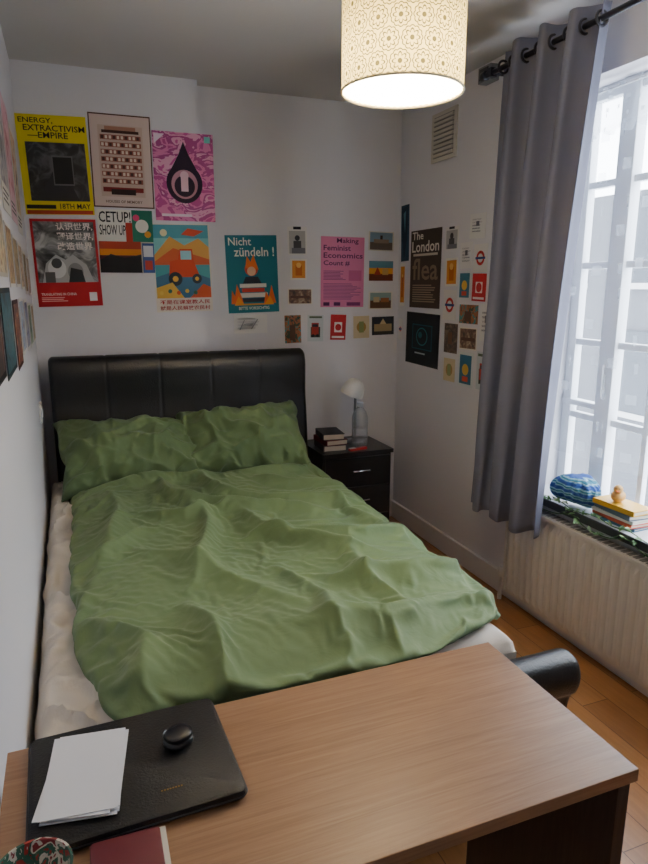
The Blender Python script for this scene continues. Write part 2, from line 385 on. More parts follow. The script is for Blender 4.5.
# lecture poster
w,h,cx,cz=spot(1.44,1.725,1.75,1.335)
p=Poster(w,h,'#e586b0').text('Making',.36,.02,.86,.105,'#5a1c52').text('Feminist',.06,.12,.68,.195,'#5a1c52').text('Economics',.06,.225,.96,.30,'#5a1c52').text('Count #',.06,.335,.66,.41,'#5a1c52')
p.lines(.06,.48,.6,.62,7,'#9c4a80').rect(.64,.47,.94,.62,'#d46a98').lines(.06,.66,.94,.9,12,'#a85a8a').rect(.06,.93,.2,.98,'#5a1c52').rect(.3,.93,.45,.98,'#5a1c52').rect(.6,.93,.92,.98,'#8a3a70')
p.place('lecture_poster','B',cx,cz,-.5)
def card(x0,z0,x1,z1,wall,kind,tilt=0,sc=1.06):
    w,h,cx,cz=spot(x0,x1,z0,z1); w*=sc; h*=sc
    k=kind
    if k=='bwfig': p=Poster(w,h,'#e7e4e0').rect(.08,.15,.92,.95,'#b5b2ae').rect(.3,.5,.7,.95,'#4c4a4a').disc(.5,.4,.13,'#3a3838').rect(.2,.75,.9,.95,'#77757a').rect(.3,.0,.7,.1,'#222222')
    elif k=='orange': p=Poster(w,h,'#f0ece4').rect(.1,.08,.9,.92,'#e2953a').rect(.3,.3,.7,.8,'#c96a22').disc(.5,.3,.15,'#f3c26a')
    elif k=='street': p=Poster(w,h,'#efe9dc').rect(.04,.05,.96,.95,photo('photo_street',['#3b2c28','#7c5a46','#b9a58c'],22,8)).rect(.1,.45,.9,.6,'#5a3b30')
    elif k=='green': p=Poster(w,h,photo('photo_forest',['#2c4632','#a8643a','#3f8c8a','#c8b08a'],26,2)).rect(.3,.35,.65,.9,'#5b4032')
    elif k=='bus': p=Poster(w,h,'#cfd6d8').rect(.2,.45,.8,.85,'#3c4438').rect(.25,.3,.7,.75,'#b8362c').rect(.3,.35,.65,.45,'#2a2a30').disc(.35,.78,.09,'#1c1c1c').disc(.62,.78,.09,'#1c1c1c').rect(.1,.05,.9,.12,'#5a6a52')
    elif k=='red': p=Poster(w,h,'#c2272d').rect(.25,.3,.75,.7,'#f3efe9').disc(.5,.5,.2,'#c2272d').rect(.1,.85,.9,.93,'#f3efe9')
    elif k=='beige': p=Poster(w,h,'#d7c6a2').disc(.5,.5,.3,'#b08a4c').rect(.35,.25,.65,.75,'#8f9a62')
    elif k=='tower': p=Poster(w,h,'#d8d2c4').rect(.05,.05,.95,.6,'#7e97a8').rect(.05,.55,.95,.95,'#6a5a4e').rect(.45,.2,.55,.6,'#40342e').rect(.2,.4,.8,.6,'#8f7a66')
    elif k=='sunset': p=Poster(w,h,'#e9a33c').rect(0,0,1,.35,'#5a8ca0').rect(0,.65,1,1,'#7a3a26').poly([(.2,.7),(.35,.3),(.5,.7)],'#b23b28').rect(.55,.4,.8,.7,'#caa25a')
    elif k=='town': p=Poster(w,h,'#e8e4da').rect(.06,.06,.94,.5,'#8fa9a4').rect(.06,.5,.94,.94,'#6b4a34').rect(.2,.3,.45,.6,'#c9b48a').rect(.5,.35,.85,.6,'#a86b44')
    elif k=='cathedral': p=Poster(w,h,'#2d3038').rect(.1,.4,.9,.8,'#b09a72').poly([(.35,.4),(.5,.1),(.65,.4)],'#d2bd92').rect(.1,.8,.9,.95,'#403a32')
    elif k=='white': p=Poster(w,h,'#eae8e6').lines(.15,.2,.85,.8,5,'#8f8d94').rect(.4,.3,.6,.5,'#6a6a74')
    elif k=='roundel': p=Poster(w,h,'#e9e6e2').disc(.5,.5,.3,'#c8302c').disc(.5,.5,.18,'#e9e6e2').rect(.15,.46,.85,.54,'#27407c')
    elif k=='blue': p=Poster(w,h,'#dfe3e4').rect(.1,.08,.9,.92,'#35708a').disc(.5,.5,.22,'#e0b64a').rect(.3,.7,.7,.85,'#c94f3a')
    elif k=='dark': p=Poster(w,h,photo('photo_dark',['#241c1c','#4d3a34','#7f6a55'],24,9)).rect(.3,.3,.6,.7,'#6e4a38')
    else: p=Poster(w,h,'#ddd6cf').rect(.1,.1,.9,.9,'#a59a90')
    p.place('postcard',wall,cx,cz,tilt)
for a in [(1.24,1.79,1.345,1.65,'B','bwfig',1),(1.255,1.61,1.345,1.505,'B','orange',0),(1.24,1.44,1.375,1.36,'B','street',0),
 (1.215,1.28,1.305,1.135,'B','green',1),(1.36,1.28,1.45,1.14,'B','bus',-1),(1.51,1.28,1.60,1.145,'B','red',-2),(1.665,1.27,1.76,1.15,'B','beige',1),
 (1.765,1.78,1.915,1.68,'B','tower',-1),(1.77,1.605,1.915,1.50,'B','sunset',0),(1.77,1.42,1.915,1.325,'B','town',0),(1.795,1.265,1.93,1.165,'B','cathedral',1)]: card(*a,sc=1.14)
for a in [(3.73,1.6,3.665,1.34,'R','orange',0),(3.735,1.26,3.685,1.13,'R','roundel',0)]: card(*a,sc=1)
for a in [(3.205,1.765,3.09,1.66,'R','bwfig',0),(3.19,1.60,3.085,1.47,'R','orange',1),(3.20,1.43,3.085,1.29,'R','roundel',-1),(3.175,1.25,3.06,1.11,'R','dark',0),
 (3.05,1.675,2.95,1.56,'R','white',1),(2.925,1.66,2.82,1.54,'R','roundel',0),(3.055,1.53,2.955,1.40,'R','blue',0),(2.925,1.515,2.82,1.395,'R','red',-1),
 (3.03,1.36,2.88,1.275,'R','green',0),(3.02,1.24,2.88,1.14,'R','street',1),(3.02,1.105,2.90,.945,'R','blue',0),(2.97,1.81,2.85,1.705,'R','white',-1),(2.84,1.36,2.75,1.2,'R','white',0),(2.85,1.12,2.75,.95,'R','bus',0),(3.17,1.06,3.07,.95,'R','beige',0)]: card(*a,sc=1.15)
w,h,cx,cz=spot(3.60,3.25,1.78,1.335)
p=Poster(w,h,'#43372c').text('The',.05,.02,.42,.12,'#e9e2d2').text('London',.05,.14,.93,.28,'#e9e2d2').text('flea',.08,.36,.92,.64,'#8a7960').rect(.1,.3,.9,.33,'#cfc4ae').lines(.1,.7,.9,.94,8,'#a3927a')
p.place('market_poster','R',cx,cz,0)
w,h,cx,cz=spot(3.63,3.24,1.305,.995)
p=Poster(w,h,'#121418').rect(.06,.06,.94,.94,'#0c151c').rect(.2,.22,.8,.7,'#1c5a66').rect(.22,.24,.78,.68,'#0e1c26').disc(.5,.45,.17,'#3b8a90',.8).disc(.5,.45,.15,'#0e1c26',.8).disc(.45,.42,.06,'#2a6870',.8).lines(.3,.76,.7,.82,1,'#c8d0d0')
p.place('framed_drawing','R',cx,cz,-1)
p=Poster(.10,.33,'#25445c').poly([(.1,.05),(.9,.02),(.75,.6),(.4,.98),(.15,.6)],'#1a2f45').poly([(.3,.15),(.6,.1),(.5,.5)],'#5a8a9c')
p.place('wall_pennant','R',3.68,1.775,2)
# left wall posters
lw=[(1.98,2.3,1.72,2.15,'#e4e2de','photo_l1',['#6a2c5c','#d790b4','#e8dfe0']),(2.34,2.66,1.70,2.14,'#e4e0d8','photo_l2',['#54545c','#9d9aa2','#e8e2d6']),
 (2.70,3.0,1.70,2.13,'#e6c4cc','photo_l3',['#b8546c','#e8b0c0','#f0d8dc']),(3.04,3.34,1.68,2.1,'#e9e4dc','photo_l4',['#c86a3a','#e8d8b8','#5a3a2c'])]
for y0,y1,z0,z1,bg,n,c in lw:
    p=Poster(y1-y0,z1-z0,bg).rect(.05,.05,.95,.8,photo(n,c,12,len(n)+y0)).lines(.1,.84,.9,.95,3,'#4a4648'); p.place('wall_poster','L',(y0+y1)/2,(z0+z1)/2,0)
lw=[(1.55,1.84,1.24,1.52,'#141414',['#101010','#3c2a24','#7c4a30']),(1.88,2.22,1.22,1.46,'#2a3438',['#12242c','#2c6470','#1a1a1a']),(1.88,2.22,1.49,1.68,'#c8c2b8',['#8a5a3c','#d8c8a8','#3c3c44']),(2.28,2.52,1.46,1.66,'#e8e4de',['#5a2c3c','#c8a878','#3c4a3c']),(2.28,2.52,1.2,1.42,'#3c1418',['#8c2a24','#3c1a1a','#d08a5c']),
 (2.58,2.8,1.46,1.64,'#e8e4de',['#5a4a3c','#c8a878','#3c4a3c']),(2.58,2.8,1.22,1.42,'#e8e4de',['#3c5a8c','#b8c8d8','#8c5a3c']),(2.86,3.06,1.45,1.63,'#e8e4de',['#8c3c3c','#e8c8a8','#3c3c3c']),(2.86,3.06,1.21,1.41,'#e8e4de',['#3c3c5a','#8c8cac','#c8c8c8']),(3.12,3.32,1.43,1.61,'#e8e4de',['#c8a05a','#6a4a2c','#e8d8b8']),(3.12,3.32,1.2,1.39,'#e8e4de',['#2c4a3c','#6a8c6a','#d8d8b8']),(3.38,3.58,1.42,1.6,'#e8e4de',['#3c5a6a','#c8a88c','#e8d8d8']),(3.38,3.58,1.2,1.38,'#e8e4de',['#6a2c2c','#d8b88c','#2c2c3c'])]
for i,(y0,y1,z0,z1,bg,c) in enumerate(lw):
    p=Poster(y1-y0,z1-z0,bg).rect(.06,.06,.94,.94,photo('photo_lw%d'%i,c,16,i)); p.place('wall_print','L',(y0+y1)/2,(z0+z1)/2,0)

# ---------------------------------------------------------------- room
wallm=mat('wall_paint','#e4e2e6',.85,bump=.2,bscale=60)
ceilm=mat('ceiling_paint','#d3cfcc',.9,bump=.15,bscale=40)
trimm=mat('trim_paint','#dcd9dc',.5)
MB().box((XL-.1,YF-.1,FZ-.1),(XL,YB+.1,HC),wallm).obj('wall_left')
b=MB().box((XL,YB,FZ-.1),(XR+.2,YB+.1,HC),wallm).box((XL,YB2,FZ-.1),(.72,YB,HC),wallm); b.obj('wall_back')
WY0,WY1,WZ0,WZ1=1.02,2.36,.52,2.25
b=MB()
b.box((XR,YF-.1,FZ-.1),(XR+.2,WY0,HC),wallm).box((XR,WY1,FZ-.1),(XR+.2,YB,HC),wallm).box((XR,WY0,FZ-.1),(XR+.2,WY1,WZ0),wallm).box((XR,WY0,WZ1),(XR+.2,WY1,HC),wallm)
b.obj('wall_right')
MB().box((XL,YF-.1,FZ-.1),(XR,YF,HC),wallm).obj('wall_front')
MB().box((XL-.1,YF-.1,HC),(XR+.2,YB+.1,HC+.1),ceilm).obj('ceiling')
fm=bpy.data.materials.new('laminate_floor'); fm.use_nodes=True; nt=fm.node_tree; bs=nt.nodes['Principled BSDF']; bs.inputs['Roughness'].default_value=.35
tc=nt.nodes.new('ShaderNodeTexCoord'); mp=nt.nodes.new('ShaderNodeMapping'); mp.inputs['Rotation'].default_value=(0,0,math.pi/2)
br=nt.nodes.new('ShaderNodeTexBrick'); br.inputs['Scale'].default_value=1; br.inputs['Brick Width'].default_value=1.1; br.inputs['Row Height'].default_value=.12; br.inputs['Mortar Size'].default_value=.0015
br.inputs['Color1'].default_value=lin('#c08a56'); br.inputs['Color2'].default_value=lin('#ab7546'); br.inputs['Mortar'].default_value=lin('#6e4a2c')
mp2=nt.nodes.new('ShaderNodeMapping'); mp2.inputs['Scale'].default_value=(14,1.2,1)
n=nt.nodes.new('ShaderNodeTexNoise'); n.inputs['Scale'].default_value=4; n.inputs['Detail'].default_value=6; n.inputs['Distortion'].default_value=1
mx=nt.nodes.new('ShaderNodeMix'); mx.data_type='RGBA'; mx.blend_type='MULTIPLY'; mx.inputs[0].default_value=.4
nt.links.new(tc.outputs['Object'],mp.inputs[0]); nt.links.new(mp.outputs[0],br.inputs[0]); nt.links.new(tc.outputs['Object'],mp2.inputs[0]); nt.links.new(mp2.outputs[0],n.inputs[0]); nt.links.new(br.outputs[0],mx.inputs[6]); nt.links.new(n.outputs[0],mx.inputs[7]); nt.links.new(mx.outputs[2],bs.inputs['Base Color'])
MB().box((XL-.1,YF-.1,FZ-.1),(XR+.2,YB+.1,FZ),fm).obj('floor')
def skirting(name,a,b): MB().box(a,b,trimm).obj(name,bevel=.004)
skirting('baseboard_right',(XR-.018,YF,FZ),(XR,YB,FZ+.115))
skirting('baseboard_back',(.72,YB-.018,FZ),(XR-.018,YB,FZ+.115))
skirting('baseboard_left',(XL,YF,FZ),(XL+.015,YB2,FZ+.115))

# vent
b=MB(); vm=mat('vent_plastic','#d2ccc0',.5)
b.box((XR-.008,3.14,2.125),(XR,3.39,2.375),vm)
for i in range(9):
    z=2.15+i*.023; b.box((XR-.016,3.165,z),(XR-.004,3.365,z+.014),vm)
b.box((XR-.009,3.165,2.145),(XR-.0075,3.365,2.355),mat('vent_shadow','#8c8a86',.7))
b.obj('air_vent')
MB().box((XL,3.28,.83),(XL+.01,3.37,.92),mat('switch_plastic','#efefec',.3)).box((XL+.008,3.31,.855),(XL+.015,3.34,.895),mat('switch_plastic','#efefec',.3)).obj('wall_socket',bevel=.002)

# ---------------------------------------------------------------- window
wm=mat('window_paint','#e2e6ec',.4)
win=empty('window_1',(2.12,1.69,1.4))
def par(o,e):
    o.parent=e; o.matrix_parent_inverse=Matrix.Translation(e.location).inverted(); return o
b=MB(); X0,X1=2.10,2.14
b.box((X0,WY0,WZ0),(X1,WY0+.05,WZ1),wm).box((X0,WY1-.05,WZ0),(X1,WY1,WZ1),wm).box((X0,WY0,WZ0),(X1,WY1,WZ0+.055),wm).box((X0,WY0,WZ1-.05),(X1,WY1,WZ1),wm)
for y in (2.11,1.25): b.box((X0-.012,y-.042,WZ0),(X1,y+.042,WZ1),wm)
for y in (1.89,1.68,1.46): b.box((X0+.006,y-.013,WZ0),(X1-.006,y+.013,WZ1),wm)
nb=5
for i in range(1,nb):
    z=WZ0+.05+(WZ1-WZ0-.1)*i/nb; b.box((X0+.005,WY0,z-.014),(X1-.005,WY1,z+.014),wm)
b.box((X0-.006,2.12,WZ0+.42),(X1,2.36,WZ0+.445),wm)
par(b.obj('frame',bevel=.003),win)
b=MB().box((X0-.022,2.10,1.02),(X0-.012,2.13,1.10),wm).box((X0-.030,2.105,1.0),(X0-.020,2.125,1.14),wm); par(b.obj('latch',bevel=.003),win)
gm=bpy.data.materials.new('window_glass'); gm.use_nodes=True; nt=gm.node_tree; nt.nodes.clear(); o=nt.nodes.new('ShaderNodeOutputMaterial'); t=nt.nodes.new('ShaderNodeBsdfTransparent'); g=nt.nodes.new('ShaderNodeBsdfGlossy'); g.inputs['Roughness'].default_value=.02; ms=nt.nodes.new('ShaderNodeMixShader'); ms.inputs[0].default_value=.06
nt.links.new(t.outputs[0],ms.inputs[1]); nt.links.new(g.outputs[0],ms.inputs[2]); nt.links.new(ms.outputs[0],o.inputs[0])
par(MB().add([(2.12,WY0,WZ0),(2.12,WY1,WZ0),(2.12,WY1,WZ1),(2.12,WY0,WZ1)],[(0,1,2,3)],gm).obj('glass',fix=False),win)
def lace(name,dense,light,scale,thr=.22):
    lm=bpy.data.materials.new(name); lm.use_nodes=True; nt=lm.node_tree; nt.nodes.clear(); o=nt.nodes.new('ShaderNodeOutputMaterial'); t=nt.nodes.new('ShaderNodeBsdfTransparent'); d=nt.nodes.new('ShaderNodeBsdfTranslucent'); d2=nt.nodes.new('ShaderNodeBsdfDiffuse'); ad=nt.nodes.new('ShaderNodeMixShader'); ms=nt.nodes.new('ShaderNodeMixShader')
    for q in (d,d2): q.inputs['Color'].default_value=(.66,.72,.80,1)
    tc=nt.nodes.new('ShaderNodeTexCoord'); vo=nt.nodes.new('ShaderNodeTexVoronoi'); vo.distance='CHEBYCHEV'; vo.inputs['Scale'].default_value=scale; vo.inputs['Randomness'].default_value=.55
    cr=nt.nodes.new('ShaderNodeValToRGB'); cr.color_ramp.interpolation='CONSTANT'; cr.color_ramp.elements[0].color=(dense,)*3+(1,); cr.color_ramp.elements[1].color=(light,)*3+(1,); cr.color_ramp.elements[1].position=thr
    nt.links.new(tc.outputs['Object'],vo.inputs[0]); nt.links.new(vo.outputs['Distance'],cr.inputs[0]); nt.links.new(cr.outputs[0],ms.inputs[0])
    nt.links.new(d.outputs[0],ad.inputs[1]); nt.links.new(d2.outputs[0],ad.inputs[2]); nt.links.new(t.outputs[0],ms.inputs[1]); nt.links.new(ad.outputs[0],ms.inputs[2]); nt.links.new(ms.outputs[0],o.inputs[0])
    return lm
b=MB()
b.grid(lambda s,t:(2.045+.008*math.sin(s*70)+.003*math.sin(s*31+1),WY0+.02+(WY1-WY0-.04)*s,WZ1-.17-t*1.35),160,16,lace('lace_net',.32,.10,8,.16))
b.grid(lambda s,t:(2.043+.012*math.sin(s*90),WY0+.02+(WY1-WY0-.04)*s,WZ1-.03-t*(.16+.018*abs(math.sin(s*46)))),200,8,lace('lace_pelmet',.7,.3,30))
b.tube([(2.045,WY0,WZ1-.035),(2.045,WY1,WZ1-.035)],.006,wm)
b.obj('net_curtain',smooth=True,fix=False)
sm=mat('sill_paint','#cfd3d8',.35); dk=mat('sill_edge_dark','#2b2d33',.4)
b=MB().box((1.90,WY0-.05,WZ0-.0),(2.10,WY1+.03,WZ0+.028),sm).box((1.893,WY0-.05,WZ0-.004),(1.902,WY1+.03,WZ0+.03),dk)
b.obj('window_sill',bevel=.003)
SZ=WZ0+.028
b=MB(); br_=mat('exterior_brick','#45474c',.9); 
b.box((9,-8,-3),(9.5,16,3.0),br_)
for i in range(11):
    for k in range(2): b.box((8.95,-7+i*2.1,-.7+k*2.2),(9.02,-6+i*2.1,.7+k*2.2),mat('exterior_window','#1d2630',.2)).box((8.93,-7.1+i*2.1,-.8+k*2.2),(9.0,-5.9+i*2.1,-.7+k*2.2),mat('exterior_trim','#a0a0a0',.6))
b.obj('neighbouring_building')

# ---------------------------------------------------------------- radiator
rm=mat('radiator_enamel','#e0dbd3',.4)
b=MB(); RY0,RY1,RZ0,RZ1=1.2,2.42,.0,.47
NR=27; n=NR*10
def rf(s,t):
    y=RY0+(RY1-RY0)*s; ph=(s*NR)%1.0; e=min(1,max(0,(t-.03)/.05))*min(1,max(0,(.95-t)/.05))
    w_=max(0,math.sin(ph*2*math.pi)) 
    d=.019*w_**.5 if w_>0 else 0
    return (1.895-d*e, y, RZ0+(RZ1-RZ0)*t)
b.grid(rf,n,30,rm)
b.box((1.896,RY0,RZ0),(1.935,RY1,RZ1-.004),rm)
b.box((1.874,RY0-.004,RZ1-.006),(1.938,RY1+.004,RZ1+.008),rm)
b.box((1.880,RY1,RZ0+.01),(1.938,RY1+.008,RZ1),rm).box((1.880,RY0-.008,RZ0+.01),(1.938,RY0,RZ1),rm)
for i in range(40): b.box((1.89,RY0+.02+i*.03,RZ1+.006),(1.93,RY0+.04+i*.03,RZ1+.010),mat('radiator_grille_shadow','#8c8984',.6))
b.tube([(1.91,RY1+.005,RZ0+.05),(1.91,RY1+.05,RZ0+.05),(1.91,RY1+.06,RZ0+.03),(1.91,RY1+.06,FZ)],.010,mat('pipe_white','#d8d5d2',.4))
b.lathe([(.016,0),(.02,.01),(.02,.045),(.014,.055)],mat('pipe_white','#d8d5d2',.4),c=(1.91,RY1+.055,RZ0+.05),n=16)
b.obj('radiator',smooth=True,angle=35)

# ---------------------------------------------------------------- curtain & rod
cm=bpy.data.materials.new('curtain_fabric'); cm.use_nodes=True; nt=cm.node_tree; bs=nt.nodes['Principled BSDF']; bs.inputs['Base Color'].default_value=lin('#7e8093'); bs.inputs['Roughness'].default_value=.75; bs.inputs['Sheen Weight'].default_value=.15
tr=nt.nodes.new('ShaderNodeBsdfTranslucent'); tr.inputs[0].default_value=lin('#7f82a0'); ms=nt.nodes.new('ShaderNodeMixShader'); ms.inputs[0].default_value=.15; nt.links.new(bs.outputs[0],ms.inputs[1]); nt.links.new(tr.outputs[0],ms.inputs[2]); nt.links.new(ms.outputs[0],nt.nodes['Material Output'].inputs[0])
RX,RZ=1.80,2.365
NW=3.5
def cf(s,t):
    yt=2.53-.57*s; yb=2.60-.49*s; k=t**.8
    y=yt*(1-k)+yb*k+.012*math.sin(s*40+t*3)*t
    w=math.sin(2*math.pi*NW*s+.5*math.sin(t*3)*t+.2)
    amp=.045+.006*t
    x=RX-.008*t+amp*w+.006*math.sin(s*47+t*4)*t
    y+=.02*math.cos(2*math.pi*NW*s*2)*.5
    z=2.425-t*2.015+ .004*math.sin(s*30)
    return (x,y,z)
b=MB().grid(cf,220,60,cm)
cur=b.obj('curtain',smooth=True,angle=180,fix=False,solid=.002)
met=mat('rod_metal','#4a4a50',.3,.9)
b=MB()
b.tube([(RX,2.66,RZ),(RX,.6,RZ)],.011,met,16)
b.lathe([(.012,0),(.02,.004),(.02,.03),(.014,.04)],met,M=Matrix.Rotation(-math.pi/2,4,'X'),c=(RX,2.655,RZ),n=20)
b.tube([(XR,2.62,RZ),(RX,2.62,RZ)],.008,met,12).box((XR-.012,2.585,RZ-.035),(XR,2.655,RZ+.035),met).box((RX-.016,2.605,RZ-.018),(RX+.016,2.635,RZ+.018),met)
b.tube([(XR,.75,RZ),(RX,.75,RZ)],.008,met,12).box((XR-.012,.72,RZ-.035),(XR,.78,RZ+.035),met)
b.obj('curtain_rod',smooth=True)
b=MB()
for k in range(8):
    s=min(.99,max(.01,(k-.06)/7)); q=cf(s,.03); b.torus((RX,q[1],RZ),.024,.005,met,'y')
o=b.obj('eyelets',smooth=True); o.parent=cur
b=MB().box((XR-.05,2.80,2.40),(XR,2.90,2.47),mat('sensor_grey','#8b8b8c',.4)).box((XR-.056,2.815,2.41),(XR-.05,2.885,2.46),mat('sensor_dark','#3c3c40',.3))
b.obj('alarm_sensor',bevel=.004)

# ---------------------------------------------------------------- pendant lamp
sh=bpy.data.materials.new('shade_fabric'); sh.use_nodes=True; nt=sh.node_tree; nt.nodes.clear()
def M_(op,a,b=None,c=None):
    n=nt.nodes.new('ShaderNodeMath'); n.operation=op
    for i,x in enumerate((a,b,c)):
        if x is None: continue
        if isinstance(x,(int,float)): n.inputs[i].default_value=x
        else: nt.links.new(x,n.inputs[i])
    return n.outputs[0]
tc=nt.nodes.new('ShaderNodeTexCoord'); sp=nt.nodes.new('ShaderNodeSeparateXYZ'); nt.links.new(tc.outputs['Object'],sp.inputs[0])
A=M_('MULTIPLY',M_('ARCTAN2',sp.outputs[1],sp.outputs[0]),18/(2*math.pi)); 
Bv=M_('MULTIPLY',sp.outputs[2],1/(.0565*1.732))
def cell(oa,ob):
    fa=M_('SUBTRACT',M_('FRACT',M_('ADD',A,100+oa)),.5); fb=M_('MULTIPLY',M_('SUBTRACT',M_('FRACT',M_('ADD',Bv,100+ob)),.5),1.732)
    d=M_('SQRT',M_('ADD',M_('MULTIPLY',fa,fa),M_('MULTIPLY',fb,fb)))
    an=M_('ARCTAN2',fb,fa); return d,an
d1,a1=cell(0,0); d2,a2=cell(.5,.5)
sel=M_('LESS_THAN',d1,d2); d=M_('MINIMUM',d1,d2)
an=M_('ADD',M_('MULTIPLY',a1,sel),M_('MULTIPLY',a2,M_('SUBTRACT',1,sel)))
cs=M_('ABSOLUTE',M_('COSINE',M_('MULTIPLY',an,4)))
pet=M_('MULTIPLY',cs,.13)
r1=M_('LESS_THAN',M_('ABSOLUTE',M_('SUBTRACT',d,M_('ADD',.41,M_('MULTIPLY',M_('ABSOLUTE',M_('COSINE',M_('MULTIPLY',an,6))),.05)))),.024)
r2=M_('LESS_THAN',M_('ABSOLUTE',M_('SUBTRACT',d,M_('ADD',.2,pet))),.034)
r3=M_('LESS_THAN',d,.10)
ln=M_('MAXIMUM',M_('MAXIMUM',r1,r2),r3)
mx=nt.nodes.new('ShaderNodeMix'); mx.data_type='RGBA'; mx.inputs[6].default_value=lin('#dcc67c'); mx.inputs[7].default_value=lin('#5a5230'); nt.links.new(ln,mx.inputs[0])
df=nt.nodes.new('ShaderNodeBsdfDiffuse'); tr=nt.nodes.new('ShaderNodeBsdfTranslucent'); ms=nt.nodes.new('ShaderNodeMixShader'); ms.inputs[0].default_value=.085; o=nt.nodes.new('ShaderNodeOutputMaterial')
nt.links.new(mx.outputs[2],df.inputs[0]); nt.links.new(mx.outputs[2],tr.inputs[0]); nt.links.new(df.outputs[0],ms.inputs[1]); nt.links.new(tr.outputs[0],ms.inputs[2]); nt.links.new(ms.outputs[0],o.inputs[0])
LX,LY,LZ=.855,1.64,1.955; LH=.25
pe=empty('pendant_lamp',(LX,LY,LZ+LH/2))
b=MB().lathe([(.157,-LH/2),(.157,LH/2)],sh,n=72,cap=False); o=b.obj('shade',smooth=True,fix=False,loc=(0,0,0)); o.parent=pe
trimw=mat('shade_trim','#e8dcb8',.6)
b=MB().torus((0,0,-LH/2),.157,.003,trimw,'z',64).torus((0,0,LH/2),.157,.003,trimw,'z',64)
for k in range(3):
    a=k*2*math.pi/3; b.tube([(0,0,LH/2-.03),(.157*math.cos(a),.157*math.sin(a),LH/2-.003)],.0022,trimw,6)
b.lathe([(.022,LH/2-.09),(.022,LH/2-.02),(.012,LH/2+.01)],mat('lamp_holder','#f0f0ee',.4),n=20)
b.tube([(0,0,LH/2),(0,0,HC-(LZ+LH/2)-.02)],.003,mat('lamp_holder','#f0f0ee',.4),8)
b.lathe([(.045,HC-(LZ+LH/2)-.03),(.05,HC-(LZ+LH/2)-.001)],mat('lamp_holder','#f0f0ee',.4),n=24)
o=b.obj('frame_and_cord',smooth=True); o.parent=pe
dm=bpy.data.materials.new('diffuser_acrylic'); dm.use_nodes=True; nt=dm.node_tree; nt.nodes.clear(); o_=nt.nodes.new('ShaderNodeOutputMaterial'); t1=nt.nodes.new('ShaderNodeBsdfTranslucent'); t1.inputs[0].default_value=(.95,.93,.88,1); t2=nt.nodes.new('ShaderNodeBsdfDiffuse'); t2.inputs[0].default_value=(.9,.88,.84,1); ms=nt.nodes.new('ShaderNodeMixShader'); ms.inputs[0].default_value=.25
nt.links.new(t1.outputs[0],ms.inputs[1]); nt.links.new(t2.outputs[0],ms.inputs[2]); nt.links.new(ms.outputs[0],o_.inputs[0])
b=MB().lathe([(.001,-LH/2+.004),(.154,-LH/2+.004)],dm,n=64,cap=False); o=b.obj('diffuser',fix=False,loc=(0,0,0)); o.parent=pe
b=MB(); b.lathe([(.012,.06),(.02,.045),(.03,.02),(.032,0),(.026,-.02),(.012,-.032),(.001,-.035)],mat('lit_bulb','#fff1d6',.5,emit=12),n=24)
o=b.obj('bulb',smooth=True,loc=(0,0,0)); o.parent=pe
li=bpy.data.lights.new('bulb_light','POINT'); li.energy=92; li.color=(1,.87,.72); li.shadow_soft_size=.03
lo=bpy.data.objects.new('bulb_light',li); COL.objects.link(lo); lo.parent=pe; lo.location=(0,0,-.068)

# ---------------------------------------------------------------- bed
leather=mat('black_leather','#131316',.36,bump=.3,bscale=160,var=.3,vscale=8)
bed=empty('sleigh_bed',(.55,2.4,FZ))
BX0,BX1=-.11,1.245
def spline(pts,n=8):
    out=[]
    for i in range(len(pts)-1):
        p0=pts[max(i-1,0)];p1=pts[i];p2=pts[i+1];p3=pts[min(i+2,len(pts)-1)]
        for k in range(n):
            t=k/n; out.append(tuple(.5*((2*p1[j])+(-p0[j]+p2[j])*t+(2*p0[j]-5*p1[j]+4*p2[j]-p3[j])*t*t+(-p0[j]+3*p1[j]-3*p2[j]+p3[j])*t**3) for j in range(2)))
    out.append(pts[-1]); return out
front=spline([(3.44,FZ+.12),(3.44,.45),(3.46,.7),(3.48,.86),(3.478,.97),(3.48,1.05),(3.505,1.10),(3.545,1.115),(3.585,1.10),(3.605,1.05),(3.60,.99),(3.575,.92),(3.555,.8),(3.535,.6),(3.52,FZ+.12)],5)
seams=[.2,.4,.6,.8]
def hx(x,y,z,s):
    if z>.5:
        d=min(abs(s-q) for q in seams)*(BX1-BX0)
        g=.0035*math.exp(-(d/.006)**2)
        cy,cz=3.54,min(z,1.04)
        v=Vector((0,cy-y,cz-z)); 
        if v.length>.001: v.normalize(); y+=v.y*g; z+=v.z*g
        y-=.0012*math.sin(math.pi*((s*5)%1))+.002*nz(x*7,z*6,3)
    e=min(s,1-s)*(BX1-BX0)
    if e<.02:
        k=(1-e/.02)**2*.018; cy,cz=3.53,min(z,1.04); v=Vector((0,cy-y,cz-z)); 
        if v.length>.001: v.normalize(); y+=v.y*k; z+=v.z*k
    return (x,y,z)
par(MB().extr_x(front,BX0,BX1,leather,220,hx).obj('headboard',smooth=True,angle=60),bed)
FX1=1.255
fp=spline([(1.345,FZ+.1),(1.345,.15),(1.33,.3),(1.34,.35),(1.355,.39),(1.345,.435),(1.30,.458),(1.255,.445),(1.238,.40),(1.25,.355),(1.275,.31),(1.285,.15),(1.285,FZ+.1)],6)
def fx(x,y,z,s):
    e=min(s,1-s)*(FX1-BX0)
    if e<.015:
        k=(1-e/.015)**2*.012; v=Vector((0,1.30-y,min(z,.40)-z)); 
        if v.length>.001: v.normalize(); y+=v.y*k; z+=v.z*k
    return (x,y,z)
par(MB().extr_x(fp,BX0,FX1,leather,120,fx).obj('footboard',smooth=True,angle=60),bed)
b=MB().box((1.12,1.33,.08),(1.165,3.46,.33),leather).box((-.155,1.33,.08),(-.146,3.46,.33),leather)
for x in (BX0+.02,BX1-.13):
    for y in (1.30,3.46): b.box((x,y,FZ),(x+.05,y+.05,FZ+.14),leather)
par(b.obj('side_rails',bevel=.004),bed)
